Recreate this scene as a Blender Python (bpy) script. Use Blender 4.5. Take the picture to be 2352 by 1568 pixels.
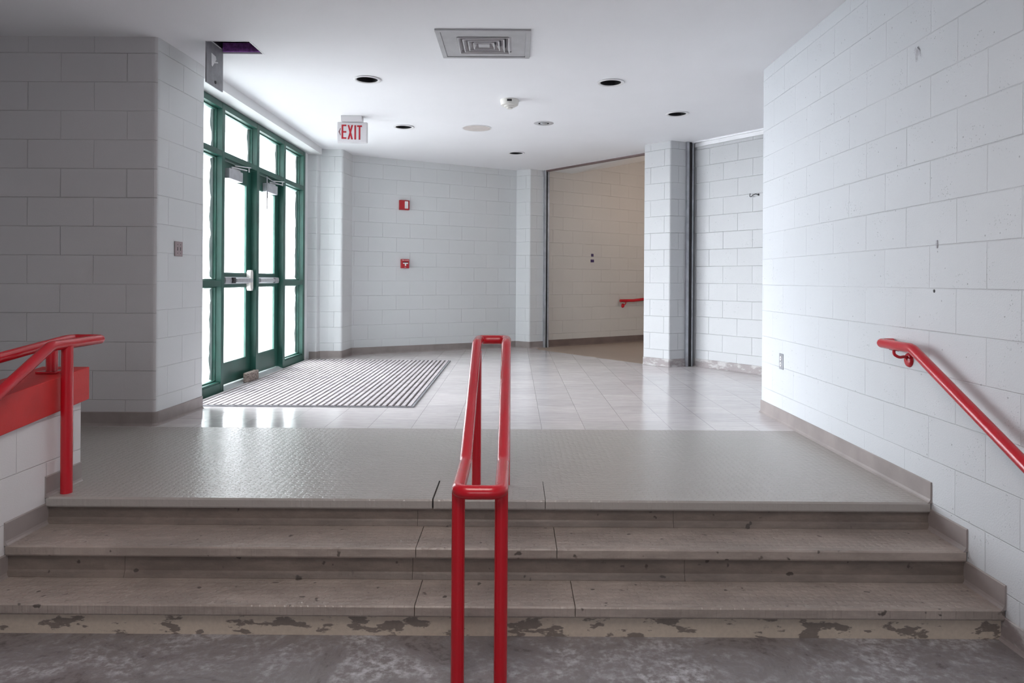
import bpy, bmesh, math, random
from mathutils import Vector, Matrix
random.seed(4)
# ---------------------------------------------------------------- clear
for o in list(bpy.data.objects): bpy.data.objects.remove(o)
S = bpy.context.scene
COL = S.collection
# ---------------------------------------------------------------- camera
F = 1610.0; EYE = 1.045; CEIL = 2.735
cam = bpy.data.cameras.new('camera'); co = bpy.data.objects.new('camera', cam); COL.objects.link(co)
cam.sensor_width = 36; cam.sensor_fit = 'HORIZONTAL'; cam.lens = 36*F/2352
cam.shift_x = -(1183-1176)/2352; cam.shift_y = -(784-642)/2352
cam.clip_start = .02
co.matrix_world = Matrix.Translation((0,0,EYE)) @ Matrix.Rotation(math.radians(90),4,'X') @ Matrix.Rotation(.0065,4,'Z')
S.camera = co
# ---------------------------------------------------------------- world, daylight, exposure
w = bpy.data.worlds.new('sky'); S.world = w; w.use_nodes = True
bgn = w.node_tree.nodes['Background']; bgn.inputs[0].default_value = (.90,.95,1.0,1); 
# hazy sky, brightest toward the side the entrance faces
_nt=w.node_tree
_tc=_nt.nodes.new('ShaderNodeTexCoord'); _vm=_nt.nodes.new('ShaderNodeVectorMath'); _vm.operation='DOT_PRODUCT'; _vm.inputs[1].default_value=Vector((-.95,.12,.28)).normalized()
_nt.links.new(_tc.outputs['Generated'],_vm.inputs[0])
def _m(op,a,b):
    n=_nt.nodes.new('ShaderNodeMath'); n.operation=op
    for i,v in ((0,a),(1,b)):
        if hasattr(v,'links'): _nt.links.new(v,n.inputs[i])
        else: n.inputs[i].default_value=v
    return n.outputs[0]
SKY_LOW, SKY_GLOW = 3.6, 33.0
_nt.links.new(_m('ADD',_m('MULTIPLY',_m('POWER',_m('MAXIMUM',_vm.outputs['Value'],0.0),4.0),SKY_GLOW),SKY_LOW), bgn.inputs[1])

S.view_settings.view_transform = 'Standard'; S.view_settings.look = 'None'
S.view_settings.exposure = 0.12; S.view_settings.gamma = 1
S.view_settings.use_curve_mapping = False
def area(name, loc, rot, sx, sy, power=None, portal=False, color=(1,1,1)):
    l = bpy.data.lights.new(name,'AREA'); l.shape='RECTANGLE'; l.size=sx; l.size_y=sy; l.color=color
    if power: l.energy = power
    if portal: l.cycles.is_portal = True
    o = bpy.data.objects.new(name,l); COL.objects.link(o); o.location=loc; o.rotation_euler=rot; return o
R90 = math.pi/2
area('daylight_portal_entrance', (-2.95,7.26,1.35), (0,-R90,0), 2.66, 3.5, portal=True)      # faces +X
area('daylight_portal_hall', (-.3,-5.35,1.55), (R90,0,0), 2.6, 1.5, portal=True)        # faces +Y, at the added window opening
# unseen lamp added to brighten the stairs and lower hall from above
area('hall_fill_lamp', (-.3,1.3,2.71), (0,0,0), 1.2,1.2, power=36, color=(1,.92,.86))
# warm lamp up the side corridor, round the corner
_l=bpy.data.lights.new('corridor_lamp','POINT'); _l.energy=15; _l.shadow_soft_size=.15; _l.color=(1,.74,.55)
_o=bpy.data.objects.new('corridor_lamp',_l); COL.objects.link(_o); _o.location=(3.0,10.8,2.3)
# ---------------------------------------------------------------- materials
def mat(name):
    m = bpy.data.materials.new(name); m.use_nodes = True
    nt = m.node_tree; return m, nt, nt.nodes['Principled BSDF']
def N(nt, t, **kw):
    n = nt.nodes.new(t)
    for k,v in kw.items():
        if k.startswith('_'): setattr(n, k[1:], v)
        else:
            kk = k.replace('__',' ')
            n.inputs[kk].default_value = v
    return n
def L(nt,a,b): nt.links.new(a,b)
def mixc(nt, fac, a, b, mode='MIX'):
    n = nt.nodes.new('ShaderNodeMix'); n.data_type='RGBA'; n.blend_type=mode
    if hasattr(fac,'links'): L(nt,fac,n.inputs[0])
    else: n.inputs[0].default_value = fac
    for i,v in ((6,a),(7,b)):
        if hasattr(v,'links'): L(nt,v,n.inputs[i])
        else: n.inputs[i].default_value = (*v,1) if len(v)==3 else v
    return n.outputs[2]
def ramp(nt, src, p0, p1, c0=(0,0,0), c1=(1,1,1)):
    r = nt.nodes.new('ShaderNodeValToRGB'); L(nt,src,r.inputs[0])
    r.color_ramp.elements[0].position=p0; r.color_ramp.elements[1].position=p1
    r.color_ramp.elements[0].color=(*c0,1); r.color_ramp.elements[1].color=(*c1,1)
    return r.outputs[0]
def noise(nt, vec, scale, detail=4, rough=.55, dist=0.):
    n = nt.nodes.new('ShaderNodeTexNoise'); L(nt,vec,n.inputs['Vector'])
    n.inputs['Scale'].default_value=scale; n.inputs['Detail'].default_value=detail
    n.inputs['Roughness'].default_value=rough; n.inputs['Distortion'].default_value=dist
    return n.outputs['Fac']
def mathn(nt, op, a, b):
    n = nt.nodes.new('ShaderNodeMath'); n.operation=op
    for i,v in ((0,a),(1,b)):
        if hasattr(v,'links'): L(nt,v,n.inputs[i])
        else: n.inputs[i].default_value=v
    return n.outputs[0]
def bump(nt, h, dist, strength=1., prev=None):
    b = nt.nodes.new('ShaderNodeBump'); L(nt,h,b.inputs['Height'])
    b.inputs['Distance'].default_value=dist; b.inputs['Strength'].default_value=strength
    if prev is not None: L(nt,prev,b.inputs['Normal'])
    return b.outputs['Normal']
def simple(name, col, rough=.5, metal=0., var=0.06, nscale=8, bmp=0., bscale=60, coat=0.):
    m,nt,p = mat(name)
    tc = nt.nodes.new('ShaderNodeTexCoord').outputs['Object']
    n = noise(nt,tc,nscale,5)
    c0=tuple(max(0,c*(1-var)) for c in col); c1=tuple(min(1,c*(1+var)) for c in col)
    L(nt, ramp(nt,n,.35,.65,c0,c1), p.inputs['Base Color'])
    p.inputs['Roughness'].default_value=rough; p.inputs['Metallic'].default_value=metal
    p.inputs['Coat Weight'].default_value=coat
    if bmp: L(nt, bump(nt, noise(nt,tc,bscale,3), bmp), p.inputs['Normal'])
    return m
def block_mat(name, col, pit=.0, jd=.004, spec=.35):
    """painted concrete block; UV in metres along the wall"""
    m,nt,p = mat(name)
    uv = nt.nodes.new('ShaderNodeTexCoord').outputs['UV']
    # wobble the joints a little
    br = nt.nodes.new('ShaderNodeTexBrick'); L(nt,uv,br.inputs['Vector'])
    br.offset=.5; br.inputs['Scale'].default_value=1
    br.inputs['Brick Width'].default_value=.4064; br.inputs['Row Height'].default_value=.2032
    br.inputs['Mortar Size'].default_value=.0034; br.inputs['Mortar Smooth'].default_value=.75
    br.inputs['Bias'].default_value=0
    br.inputs['Color1'].default_value=(1,1,1,1); br.inputs['Color2'].default_value=(.97,.97,.97,1); br.inputs['Mortar'].default_value=(.97,.965,.965,1)
    jn = noise(nt,uv,1.7,2)
    jm = mathn(nt,'MULTIPLY', br.outputs['Fac'], ramp(nt,jn,.33,.62,(.38,)*3,(1,)*3))
    big = noise(nt,uv,.9,4)
    base = mixc(nt, ramp(nt,big,.3,.7), tuple(c*.955 for c in col), col)
    base = mixc(nt, .8, base, br.outputs['Color'],'MULTIPLY')
    # pits and pinholes of the block showing through the paint
    vo = nt.nodes.new('ShaderNodeTexVoronoi'); L(nt,uv,vo.inputs['Vector']); vo.inputs['Scale'].default_value=70
    dn = noise(nt,uv,5,3)
    pits = ramp(nt, vo.outputs['Distance'], .10, .17, (1,)*3,(0,)*3)
    dens = ramp(nt, dn, .50,.62)
    pm = mathn(nt,'MULTIPLY', pits, dens)
    vo2 = nt.nodes.new('ShaderNodeTexVoronoi'); L(nt,uv,vo2.inputs['Vector']); vo2.inputs['Scale'].default_value=16
    rare = ramp(nt, vo2.outputs['Distance'], .04,.07,(1,)*3,(0,)*3)
    pm = mathn(nt,'MULTIPLY', mathn(nt,'MAXIMUM',pm,rare), pit)
    base = mixc(nt, pm, base, tuple(c*.45 for c in col))
    L(nt,base,p.inputs['Base Color'])
    fine = noise(nt,uv,140,4,.6)
    nrm = bump(nt, fine, .0007+.0016*pit)
    hj = mathn(nt,'SUBTRACT', 1.0, jm)
    nrm = bump(nt, hj, jd, 1., nrm)
    hp = mathn(nt,'SUBTRACT', 1.0, pm)
    nrm = bump(nt, hp, .003, 1., nrm)
    L(nt,nrm,p.inputs['Normal'])
    p.inputs['Roughness'].default_value=.48; p.inputs['Specular IOR Level'].default_value=spec
    return m
M={}
M['block'] = block_mat('painted_block',(.70,.715,.725),.0,.004)
M['block_left'] = block_mat('painted_block_shaded',(.61,.59,.60),.06,.005)  # darker copy of the wall paint; shade on this wall is in the colour
M['block_right'] = block_mat('painted_block_pitted',(.70,.725,.76),.60,.0028)
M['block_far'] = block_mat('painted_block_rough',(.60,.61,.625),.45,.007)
M['block_low'] = block_mat('painted_block_low_wall',(.82,.80,.81),.0,.004)  # paler copy of the wall paint; bounced light is in the colour
M['block_warm'] = block_mat('painted_block_corridor',(.62,.585,.55),.0,.004)  # wall paint tinted with the dim warm corridor light
M['ceiling'] = simple('ceiling_plaster',(.90,.90,.925),.75,var=.012,nscale=1.2,bmp=.0006,bscale=120)
M['plaster'] = simple('painted_plaster',(.78,.79,.80),.6,var=.02,nscale=2)
def rubber(name, col, rough, stud, dirt=.35, scale=38, stain=0.):
    m,nt,p = mat(name)
    tc = nt.nodes.new('ShaderNodeTexCoord').outputs['Object']
    n1 = noise(nt,tc,1.4,6,.6); n2 = noise(nt,tc,26,4,.65)
    c = mixc(nt, ramp(nt,n1,.3,.72), tuple(x*(1-dirt*.55) for x in col), col)
    c = mixc(nt, ramp(nt,n2,.35,.7), tuple(x*(1-dirt*.30) for x in col), c)
    if stain:
        sm = nt.nodes.new('ShaderNodeMapping'); L(nt,tc,sm.inputs['Vector']); sm.inputs['Scale'].default_value=(.45,1,1.6)
        n3 = noise(nt,sm.outputs[0],6,7,.72); c = mixc(nt, ramp(nt,n3,.40,.62), tuple(x*(1-stain) for x in col), c)
        n4 = noise(nt,tc,23,2,.4)
        if stain>.2: c = mixc(nt, ramp(nt,n4,.70,.74), c, tuple(x*.25 for x in col))
    vo = nt.nodes.new('ShaderNodeTexVoronoi'); vo.voronoi_dimensions='2D'; L(nt,tc,vo.inputs['Vector']); vo.inputs['Scale'].default_value=scale; vo.inputs['Randomness'].default_value=.35
    disc = ramp(nt, vo.outputs['Distance'], .30,.42,(1,)*3,(0,)*3)
    L(nt,c,p.inputs['Base Color'])
    p.inputs['Roughness'].default_value=rough
    nrm = bump(nt, noise(nt,tc,21,5,.6), .0045, .7)
    nrm = bump(nt, disc, stud, .8, nrm)
    L(nt,nrm,p.inputs['Normal'])
    p.inputs['Specular IOR Level'].default_value=.5
    return m
M['rubber'] = rubber('studded_rubber_landing',(.47,.44,.415),.27,.0011,.35,30,.10)
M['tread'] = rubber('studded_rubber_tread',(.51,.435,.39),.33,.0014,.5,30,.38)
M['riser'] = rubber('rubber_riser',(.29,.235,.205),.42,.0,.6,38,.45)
M['rubber_corr'] = rubber('rubber_corridor',(.36,.28,.225),.42,.0004)
def tile_mat():
    m,nt,p = mat('vinyl_tile')
    tc = nt.nodes.new('ShaderNodeTexCoord').outputs['Object']
    mp = nt.nodes.new('ShaderNodeMapping'); L(nt,tc,mp.inputs['Vector']); mp.inputs['Location'].default_value=(-.194+.3048*40,-4.9+.3048*40,0)
    br = nt.nodes.new('ShaderNodeTexBrick'); L(nt,mp.outputs[0],br.inputs['Vector']); br.offset=0
    br.inputs['Scale'].default_value=1; br.inputs['Brick Width'].default_value=.3048; br.inputs['Row Height'].default_value=.3048
    br.inputs['Mortar Size'].default_value=.0011; br.inputs['Mortar Smooth'].default_value=.2; br.inputs['Bias'].default_value=-.1
    br.inputs['Color1'].default_value=(.74,.69,.69,1); br.inputs['Color2'].default_value=(.66,.62,.62,1); br.inputs['Mortar'].default_value=(.22,.20,.19,1)
    st = nt.nodes.new('ShaderNodeMapping'); L(nt,tc,st.inputs['Vector']); st.inputs['Scale'].default_value=(2.2,14,1)
    n1 = noise(nt,st.outputs[0],2.2,6,.7,1.0); n2 = noise(nt,tc,1.1,4)
    c = mixc(nt, ramp(nt,n1,.38,.66,(.86,)*3,(1,)*3), br.outputs['Color'], br.outputs['Color'])
    c = mixc(nt, 1., br.outputs['Color'], ramp(nt,n1,.38,.66,(.84,)*3,(1,)*3),'MULTIPLY')
    c = mixc(nt, .6, c, ramp(nt,n2,.3,.7,(.86,)*3,(1,)*3),'MULTIPLY')
    L(nt,c,p.inputs['Base Color'])
    L(nt, ramp(nt,noise(nt,st.outputs[0],1.6,5),.3,.7,(.10,)*3,(.20,)*3), p.inputs['Roughness'])
    nrm = bump(nt, mathn(nt,'SUBTRACT',1.,br.outputs['Fac']), .0012)
    nrm = bump(nt, noise(nt,tc,5,2), .0025,.5, nrm)
    L(nt,nrm,p.inputs['Normal']); p.inputs['Specular IOR Level'].default_value=.55
    return m
M['tile']=tile_mat()
def hall_floor():
    m,nt,p = mat('worn_hall_floor')
    tc = nt.nodes.new('ShaderNodeTexCoord').outputs['Object']
    n1=noise(nt,tc,2.6,8,.72,.6); n2=noise(nt,tc,30,5,.7)
    c=mixc(nt, ramp(nt,n1,.40,.62), (.12,.10,.105), (.55,.55,.58))
    c=mixc(nt, ramp(nt,n2,.42,.64), (.22,.20,.20), c)
    L(nt,c,p.inputs['Base Color'])
    L(nt,ramp(nt,n2,.3,.7,(.3,)*3,(.55,)*3),p.inputs['Roughness'])
    L(nt,bump(nt,noise(nt,tc,24,5,.7),.005,.7),p.inputs['Normal'])
    return m
M['hall']=hall_floor()
def patch_mat(name,a,b,s=9,lo=.52,hi=.55,rough=.6):
    m,nt,p = mat(name)
    tc = nt.nodes.new('ShaderNodeTexCoord').outputs['Object']
    st = nt.nodes.new('ShaderNodeMapping'); L(nt,tc,st.inputs['Vector']); st.inputs['Scale'].default_value=(1,1,2.6)
    n1=noise(nt,st.outputs[0],s,5,.6); n2=noise(nt,tc,60,4)
    c=mixc(nt, ramp(nt,n1,lo,hi), a, b)
    c=mixc(nt,.5,c,ramp(nt,n2,.3,.7,(.75,)*3,(1,)*3),'MULTIPLY')
    L(nt,c,p.inputs['Base Color']); p.inputs['Roughness'].default_value=rough
    L(nt,bump(nt,n1,.002),p.inputs['Normal'])
    return m
M['stone'] = patch_mat('worn_masonry_riser',(.60,.51,.42),(.24,.20,.175),7,.55,.58)
M['base'] = simple('rubber_baseboard',(.285,.245,.235),.42,var=.12,nscale=5,bmp=.001,bscale=20)
M['base_light'] = simple('rubber_baseboard_pale',(.33,.29,.28),.38,var=.10,nscale=5)
M['base_dark'] = simple('rubber_baseboard_brown',(.17,.125,.11),.4,var=.12,nscale=5)
M['base_worn'] = patch_mat('rubber_baseboard_scuffed',(.34,.30,.30),(.55,.53,.53),6,.50,.60,.45)
def red_mat():
    m,nt,p=mat('red_gloss_paint')
    tc=nt.nodes.new('ShaderNodeTexCoord').outputs['Object']
    L(nt,mixc(nt,ramp(nt,noise(nt,tc,6,4),.3,.7),(.54,.003,.014),(.59,.004,.018)),p.inputs['Base Color'])
    p.inputs['Roughness'].default_value=.27; p.inputs['Specular IOR Level'].default_value=.5; p.inputs['Coat Weight'].default_value=.3; p.inputs['Coat Roughness'].default_value=.1
    L(nt,bump(nt,noise(nt,tc,45,3),.0006),p.inputs['Normal'])
    return m
M['red']=red_mat()
M['redcap']=simple('red_paint_cap',(.66,.035,.035),.45,var=.08,nscale=5,bmp=.001,bscale=40)
M['green']=simple('green_painted_metal',(.016,.085,.065),.42,var=.15,nscale=4,bmp=.0004,bscale=30)
M['greenlight']=simple('green_frame_worn',(.05,.15,.12),.4,var=.2,nscale=6)
M['alu']=simple('brushed_aluminium',(.62,.63,.65),.35,metal=.75,var=.08,nscale=20)
M['alugrey']=simple('grey_cast_metal',(.46,.47,.50),.42,metal=.3,var=.08,nscale=14)
M['steel']=simple('galvanised_steel',(.40,.41,.44),.4,metal=.6,var=.15,nscale=9)
M['darkmetal']=simple('dark_slot',(.02,.017,.02),.6)
M['track']=simple('brown_track',(.16,.11,.11),.45,metal=.2)
M['channel']=simple('bright_channel',(.88,.88,.90),.28,metal=.35,var=.03)
M['black']=simple('black_recess',(.012,.011,.014),.5)
M['white']=simple('white_enamel',(.80,.79,.80),.35,var=.03)
M['offwhite']=simple('off_white_plastic',(.72,.70,.66),.4,var=.04)
M['grey']=simple('grey_enamel',(.50,.495,.51),.4,var=.05,nscale=12)
M['beige']=simple('beige_cover',(.66,.60,.57),.5,var=.06,nscale=9)
M['plate']=simple('pinkish_brown_plate',(.33,.26,.27),.4,var=.05)
M['redplastic']=simple('red_plastic',(.42,.012,.02),.4)
M['signred']=simple('sign_red',(.40,.001,.012),.5)
M['signwhite']=simple('sign_housing',(.62,.60,.62),.5,var=.02)
M['hatch']=simple('hatch_sheet_metal',(.24,.24,.26),.5,metal=.1,var=.15,nscale=12)
M['maroon']=simple('sign_maroon',(.12,.01,.02),.4)
M['purple']=simple('purple_insulation',(.30,.10,.42),.9,var=.35,nscale=30,bmp=.01,bscale=60)
M['indigo']=simple('dark_indigo_plastic',(.045,.025,.11),.4)
M['paper']=simple('white_paper',(.80,.80,.82),.8)
M['tape']=simple('faded_tape',(.55,.56,.60),.7,var=.2,nscale=60)
M['block_stop']=patch_mat('dirty_brick',(.40,.33,.29),(.13,.10,.09),30,.45,.62,.85)
M['mat_rib']=patch_mat('ribbed_mat',(.50,.46,.475),(.40,.365,.375),14,.45,.6,.7)
M['mat_gap']=simple('mat_gap',(.075,.065,.07),.8)
M['concrete']=simple('outside_concrete',(.62,.62,.60),.8)
def strip_mat():
    m,nt,p=mat('bare_glass_edge'); out=nt.nodes['Material Output']
    tc=nt.nodes.new('ShaderNodeTexCoord').outputs['Object']
    sm=nt.nodes.new('ShaderNodeMapping'); L(nt,tc,sm.inputs['Vector']); sm.inputs['Scale'].default_value=(1,5,.6)
    L(nt,ramp(nt,noise(nt,sm.outputs[0],9,5,.7),.35,.65,(.30,.38,.36),(.62,.70,.68)),p.inputs['Base Color']); p.inputs['Roughness'].default_value=.2
    t=nt.nodes.new('ShaderNodeBsdfTransparent'); mx=nt.nodes.new('ShaderNodeMixShader'); mx.inputs[0].default_value=.97
    L(nt,t.outputs[0],mx.inputs[1]); L(nt,p.outputs[0],mx.inputs[2]); L(nt,mx.outputs[0],out.inputs[0]); return m
M['strip']=strip_mat()
def glass_mat():
    m,nt,p=mat('whitened_glass'); nt.nodes.remove(p)
    out=nt.nodes['Material Output']
    t=nt.nodes.new('ShaderNodeBsdfTransparent'); t.inputs[0].default_value=(1,1,1,1)
    tr=nt.nodes.new('ShaderNodeBsdfTranslucent'); tr.inputs[0].default_value=(.95,.96,.95,1)
    gl=nt.nodes.new('ShaderNodeBsdfGlossy'); gl.inputs['Roughness'].default_value=.05
    m1=nt.nodes.new('ShaderNodeMixShader'); m1.inputs[0].default_value=.10
    L(nt,t.outputs[0],m1.inputs[1]); L(nt,tr.outputs[0],m1.inputs[2])
    m2=nt.nodes.new('ShaderNodeMixShader'); m2.inputs[0].default_value=.03
    L(nt,m1.outputs[0],m2.inputs[1]); L(nt,gl.outputs[0],m2.inputs[2])
    L(nt,m2.outputs[0],out.inputs[0]); return m
M['glass']=glass_mat()
# ---------------------------------------------------------------- mesh helpers
def tag(o,label=None,cat=None,group=None,kind=None):
    if label: o['label']=label
    if cat: o['category']=cat
    if group: o['group']=group
    if kind: o['kind']=kind
    return o
def empty(name,loc=(0,0,0),rz=0):
    o=bpy.data.objects.new(name,None); COL.objects.link(o); o.location=loc; o.rotation_euler=(0,0,rz); o.empty_display_size=.1
    return o
class MB:
    def __init__(s): s.v=[]; s.f=[]; s.uv=[]; s.mi=[]
    def face(s,pts,uv=None,mi=0):
        i=len(s.v); s.v+= [tuple(p) for p in pts]; s.f.append(tuple(range(i,i+len(pts)))); s.uv.append(uv); s.mi.append(mi)
    def box(s,x0,x1,y0,y1,z0,z1,mi=0):
        p=[(x0,y0,z0),(x1,y0,z0),(x1,y1,z0),(x0,y1,z0),(x0,y0,z1),(x1,y0,z1),(x1,y1,z1),(x0,y1,z1)]
        for q in ((0,3,2,1),(4,5,6,7),(0,1,5,4),(1,2,6,5),(2,3,7,6),(3,0,4,7)): s.face([p[k] for k in q],mi=mi)
        return s
    def prism(s,pts,axis,a,b,mi=0):
        """pts: 2D outline (ccw), extruded along axis ('x','y','z') from a to b"""
        def P(u,v,t): return {'x':(t,u,v),'y':(u,t,v),'z':(u,v,t)}[axis]
        n=len(pts)
        A=[P(u,v,a) for u,v in pts]; B=[P(u,v,b) for u,v in pts]
        s.face(A[::-1],mi=mi); s.face(B,mi=mi)
        for i in range(n):
            j=(i+1)%n; s.face([A[i],A[j],B[j],B[i]],mi=mi)
        return s
    def lathe(s,prof,seg=32,c=(0,0,0),axis='z',mi=0):
        """prof: list of (r, h)"""
        c=Vector(c)
        def P(r,h,t):
            a=math.cos(t)*r; b=math.sin(t)*r
            v={'z':(a,b,h),'x':(h,a,b),'y':(b,h,a)}[axis]; return c+Vector(v)
        for k in range(len(prof)-1):
            (r0,h0),(r1,h1)=prof[k],prof[k+1]
            for i in range(seg):
                t0=2*math.pi*i/seg; t1=2*math.pi*(i+1)/seg
                q=[P(r0,h0,t0),P(r0,h0,t1),P(r1,h1,t1),P(r1,h1,t0)]
                if r0<1e-6: q=[q[0],q[2],q[3]]
                elif r1<1e-6: q=[q[0],q[1],q[2]]
                s.face(q,mi=mi)
        return s
    def tube(s,path,r,seg=16,closed=False,cap=True,mi=0):
        P=[Vector(p) for p in path]; n=len(P); rings=[]
        prevn=None
        for i in range(n):
            if closed: t=(P[(i+1)%n]-P[i-1])
            else: t=P[min(i+1,n-1)]-P[max(i-1,0)]
            t.normalize()
            if prevn is None:
                up=Vector((0,0,1)) if abs(t.z)<.9 else Vector((1,0,0)); nn=t.cross(up).normalized()
            else:
                nn=(prevn-t*prevn.dot(t)).normalized()
            prevn=nn; bb=t.cross(nn)
            rr=r[i] if isinstance(r,(list,tuple)) else r
            rings.append([P[i]+nn*math.cos(2*math.pi*k/seg)*rr+bb*math.sin(2*math.pi*k/seg)*rr for k in range(seg)])
        if closed:
            # choose the twist that closes the loop best
            m=n
        else: m=n-1
        for i in range(m):
            A=rings[i]; B=rings[(i+1)%n]
            off=0
            if closed and i==n-1:
                off=min(range(seg),key=lambda q:(A[0]-B[q]).length)
            for k in range(seg):
                k2=(k+1)%seg
                s.face([A[k],A[k2],B[(k2+off)%seg],B[(k+off)%seg]],mi=mi)
        if not closed and cap:
            s.face(rings[0][::-1],mi=mi); s.face(rings[-1],mi=mi)
        return s
    def build(s,name,m,parent=None,smooth=False,bevel=0,loc=None):
        me=bpy.data.meshes.new(name); me.from_pydata(s.v,[],s.f)
        if any(u is not None for u in s.uv):
            lay=me.uv_layers.new(name='UVMap')
            for poly,u in zip(me.polygons,s.uv):
                if u is None: continue
                for li,q in zip(poly.loop_indices,u): lay.data[li].uv=q
        for x in (m if isinstance(m,(list,tuple)) else [m]): me.materials.append(M[x] if isinstance(x,str) else x)
        for poly,i in zip(me.polygons,s.mi): poly.material_index=i
        bm=bmesh.new(); bm.from_mesh(me); bmesh.ops.remove_doubles(bm,verts=bm.verts,dist=1e-5)
        bmesh.ops.recalc_face_normals(bm,faces=bm.faces)
        bm.to_mesh(me); bm.free()
        if smooth:
            for p in me.polygons: p.use_smooth=True
            try: me.set_sharp_from_angle(angle=math.radians(40))
            except Exception: pass
        o=bpy.data.objects.new(name,me); COL.objects.link(o)
        if parent: o.parent=parent
        if loc: o.location=loc
        if bevel:
            b=o.modifiers.new('bevel','BEVEL'); b.width=bevel; b.segments=2; b.limit_method='ANGLE'
        return o
def fillet(pts, rad, closed=False, n=7):
    P=[Vector(p) for p in pts]; out=[]; m=len(P)
    for i in range(m):
        if not closed and i in (0,m-1): out.append(P[i]); continue
        a=P[i-1]; b=P[i]; c=P[(i+1)%m]
        r=rad[i] if isinstance(rad,(list,tuple)) else rad
        u=(a-b); v=(c-b); lu=u.length; lv=v.length; u.normalize(); v.normalize()
        ang=u.angle(v)
        if r<=0 or ang>3.1: out.append(b); continue
        d=min(r/math.tan(ang/2), lu*.49, lv*.49)
        p0=b+u*d; p1=b+v*d
        for k in range(n+1):
            t=k/n; out.append(p0*(1-t)**2+b*2*t*(1-t)+p1*t**2)
    return out
def fillet2(pts,rad,closed=True,n=5):
    r=fillet([(x,y,0) for x,y in pts],rad,closed,n); return [(p.x,p.y) for p in r]
def arc_uv_wall(mb,path,z0,z1,u0=0.,uscale=1.,voff=0.,flip=False,mi=0):
    """a run of wall along a 2D path, uv in metres"""
    u=u0
    for a,b in zip(path[:-1],path[1:]):
        d=math.hypot(b[0]-a[0],b[1]-a[1])*uscale
        mb.face([(a[0],a[1],z0),(b[0],b[1],z0),(b[0],b[1],z1),(a[0],a[1],z1)],
                [(u+10*.4064,z0+voff+20*.2032),(u+d+10*.4064,z0+voff+20*.2032),(u+d+10*.4064,z1+voff+20*.2032),(u+10*.4064,z1+voff+20*.2032)],mi=mi)
        u+=d
    return u
def cap_poly(mb,pts,z,mi=0): mb.face([(x,y,z) for x,y in pts],[(x,y) for x,y in pts],mi=mi)
ZB=-.396-.05
def struct(o,label=None): o['kind']='structure'; 
# ================================================================= SETTING
# ---- wall_right : near wall on the right, X = 1.98, ends at Y = 5.61
mb=MB(); T=CEIL+.0
arc_uv_wall(mb,[(1.98,-5.6),(1.98,5.61)],ZB,T,u0=-5.6-3.754)
arc_uv_wall(mb,[(1.98,5.61),(4.6,5.61)],ZB,T,u0=0)
arc_uv_wall(mb,[(4.6,5.61),(4.6,5.2),(2.3,5.2),(2.3,-5.6),(1.98,-5.6)],ZB,T,u0=0)
o=mb.build('wall_right','block_right'); struct(o)
# ---- wall_left : the wall facing the camera at Y=4.93 plus the short jamb up to the doors
mb=MB()
corner=fillet([(-2.9,4.93,0),(-2.522,4.93,0),(-2.505,5.3,0)],.035,False,5)
c2=[(p.x,p.y) for p in corner]
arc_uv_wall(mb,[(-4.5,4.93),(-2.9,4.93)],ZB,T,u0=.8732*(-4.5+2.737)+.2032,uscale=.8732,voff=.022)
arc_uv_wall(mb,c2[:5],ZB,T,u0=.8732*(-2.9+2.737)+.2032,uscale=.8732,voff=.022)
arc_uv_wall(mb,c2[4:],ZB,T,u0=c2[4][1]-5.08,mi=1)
arc_uv_wall(mb,[(-2.505,5.3),(-2.50,5.61)],ZB,T,u0=5.3-5.08,mi=1)
arc_uv_wall(mb,[(-2.50,5.61),(-3.2,5.61),(-3.2,5.3),(-4.5,5.3),(-4.5,4.93)],ZB,T)
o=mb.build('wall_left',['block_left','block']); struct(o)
# outer wall beside the ramp
mb=MB(); arc_uv_wall(mb,[(-4.2,4.93),(-4.2,-5.6)],-.8,T,voff=0); arc_uv_wall(mb,[(-4.2,-5.6),(-4.5,-5.6),(-4.5,4.93),(-4.2,4.93)],-.8,T)
o=mb.build('wall_ramp_side','block'); struct(o)
# back of the hall with a window opening added for daylight (behind the camera)
mb=MB()
mb.box(-4.5,-1.6,-5.6,-5.3,-.8,T); mb.box(1.0,2.3,-5.6,-5.3,-.8,T); mb.box(-1.6,1.0,-5.6,-5.3,-.8,.8); mb.box(-1.6,1.0,-5.6,-5.3,2.3,T)
o=mb.build('wall_hall_end','plaster'); struct(o)
# ---- wall_back : reveal, pier, long angled wall, pilaster
pb=[(-3.2,9.065),(-2.60,9.065),(-2.568,9.067),(-2.545,9.145),(-2.44,9.165),(-2.262,9.175),(-2.233,9.59),(.014,10.855),(.223,10.697),(.438,10.842),(.46,10.86),(.40,10.99)]
rp=[0,0,.02,.02,0,.04,.0,.0,.025,0,0,0]
pf=[(p.x,p.y) for p in fillet([(x,y,0) for x,y in pb],rp,False,5)]
mb=MB()
i0=min(range(len(pf)),key=lambda i:abs(pf[i][0]+2.233)+abs(pf[i][1]-9.59)); i1=min(range(len(pf)),key=lambda i:abs(pf[i][0]-.014)+abs(pf[i][1]-10.855))
arc_uv_wall(mb,pf[:i0+1],ZB,T,u0=.13)
arc_uv_wall(mb,pf[i0:i1+1],ZB,T,u0=-.6373)
arc_uv_wall(mb,pf[i1:],ZB,T,u0=.02)
arc_uv_wall(mb,[(.40,10.99),(-.1,11.4),(-3.2,9.9),(-3.2,9.065)],ZB,T)
o=mb.build('wall_back','block'); struct(o)
# ---- wall_corridor
mb=MB()
arc_uv_wall(mb,[(.46,10.86),(2.223,12.097),(5.2,14.18)],ZB,4.6,u0=.0998-.05)
arc_uv_wall(mb,[(5.2,14.18),(5.2,14.5),(.2,11.1),(.46,10.86)],ZB,4.6)
arc_uv_wall(mb,[(5.2,14.2),(5.2,5.61)],ZB,4.6)
o=mb.build('wall_corridor','block_warm'); struct(o)
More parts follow.
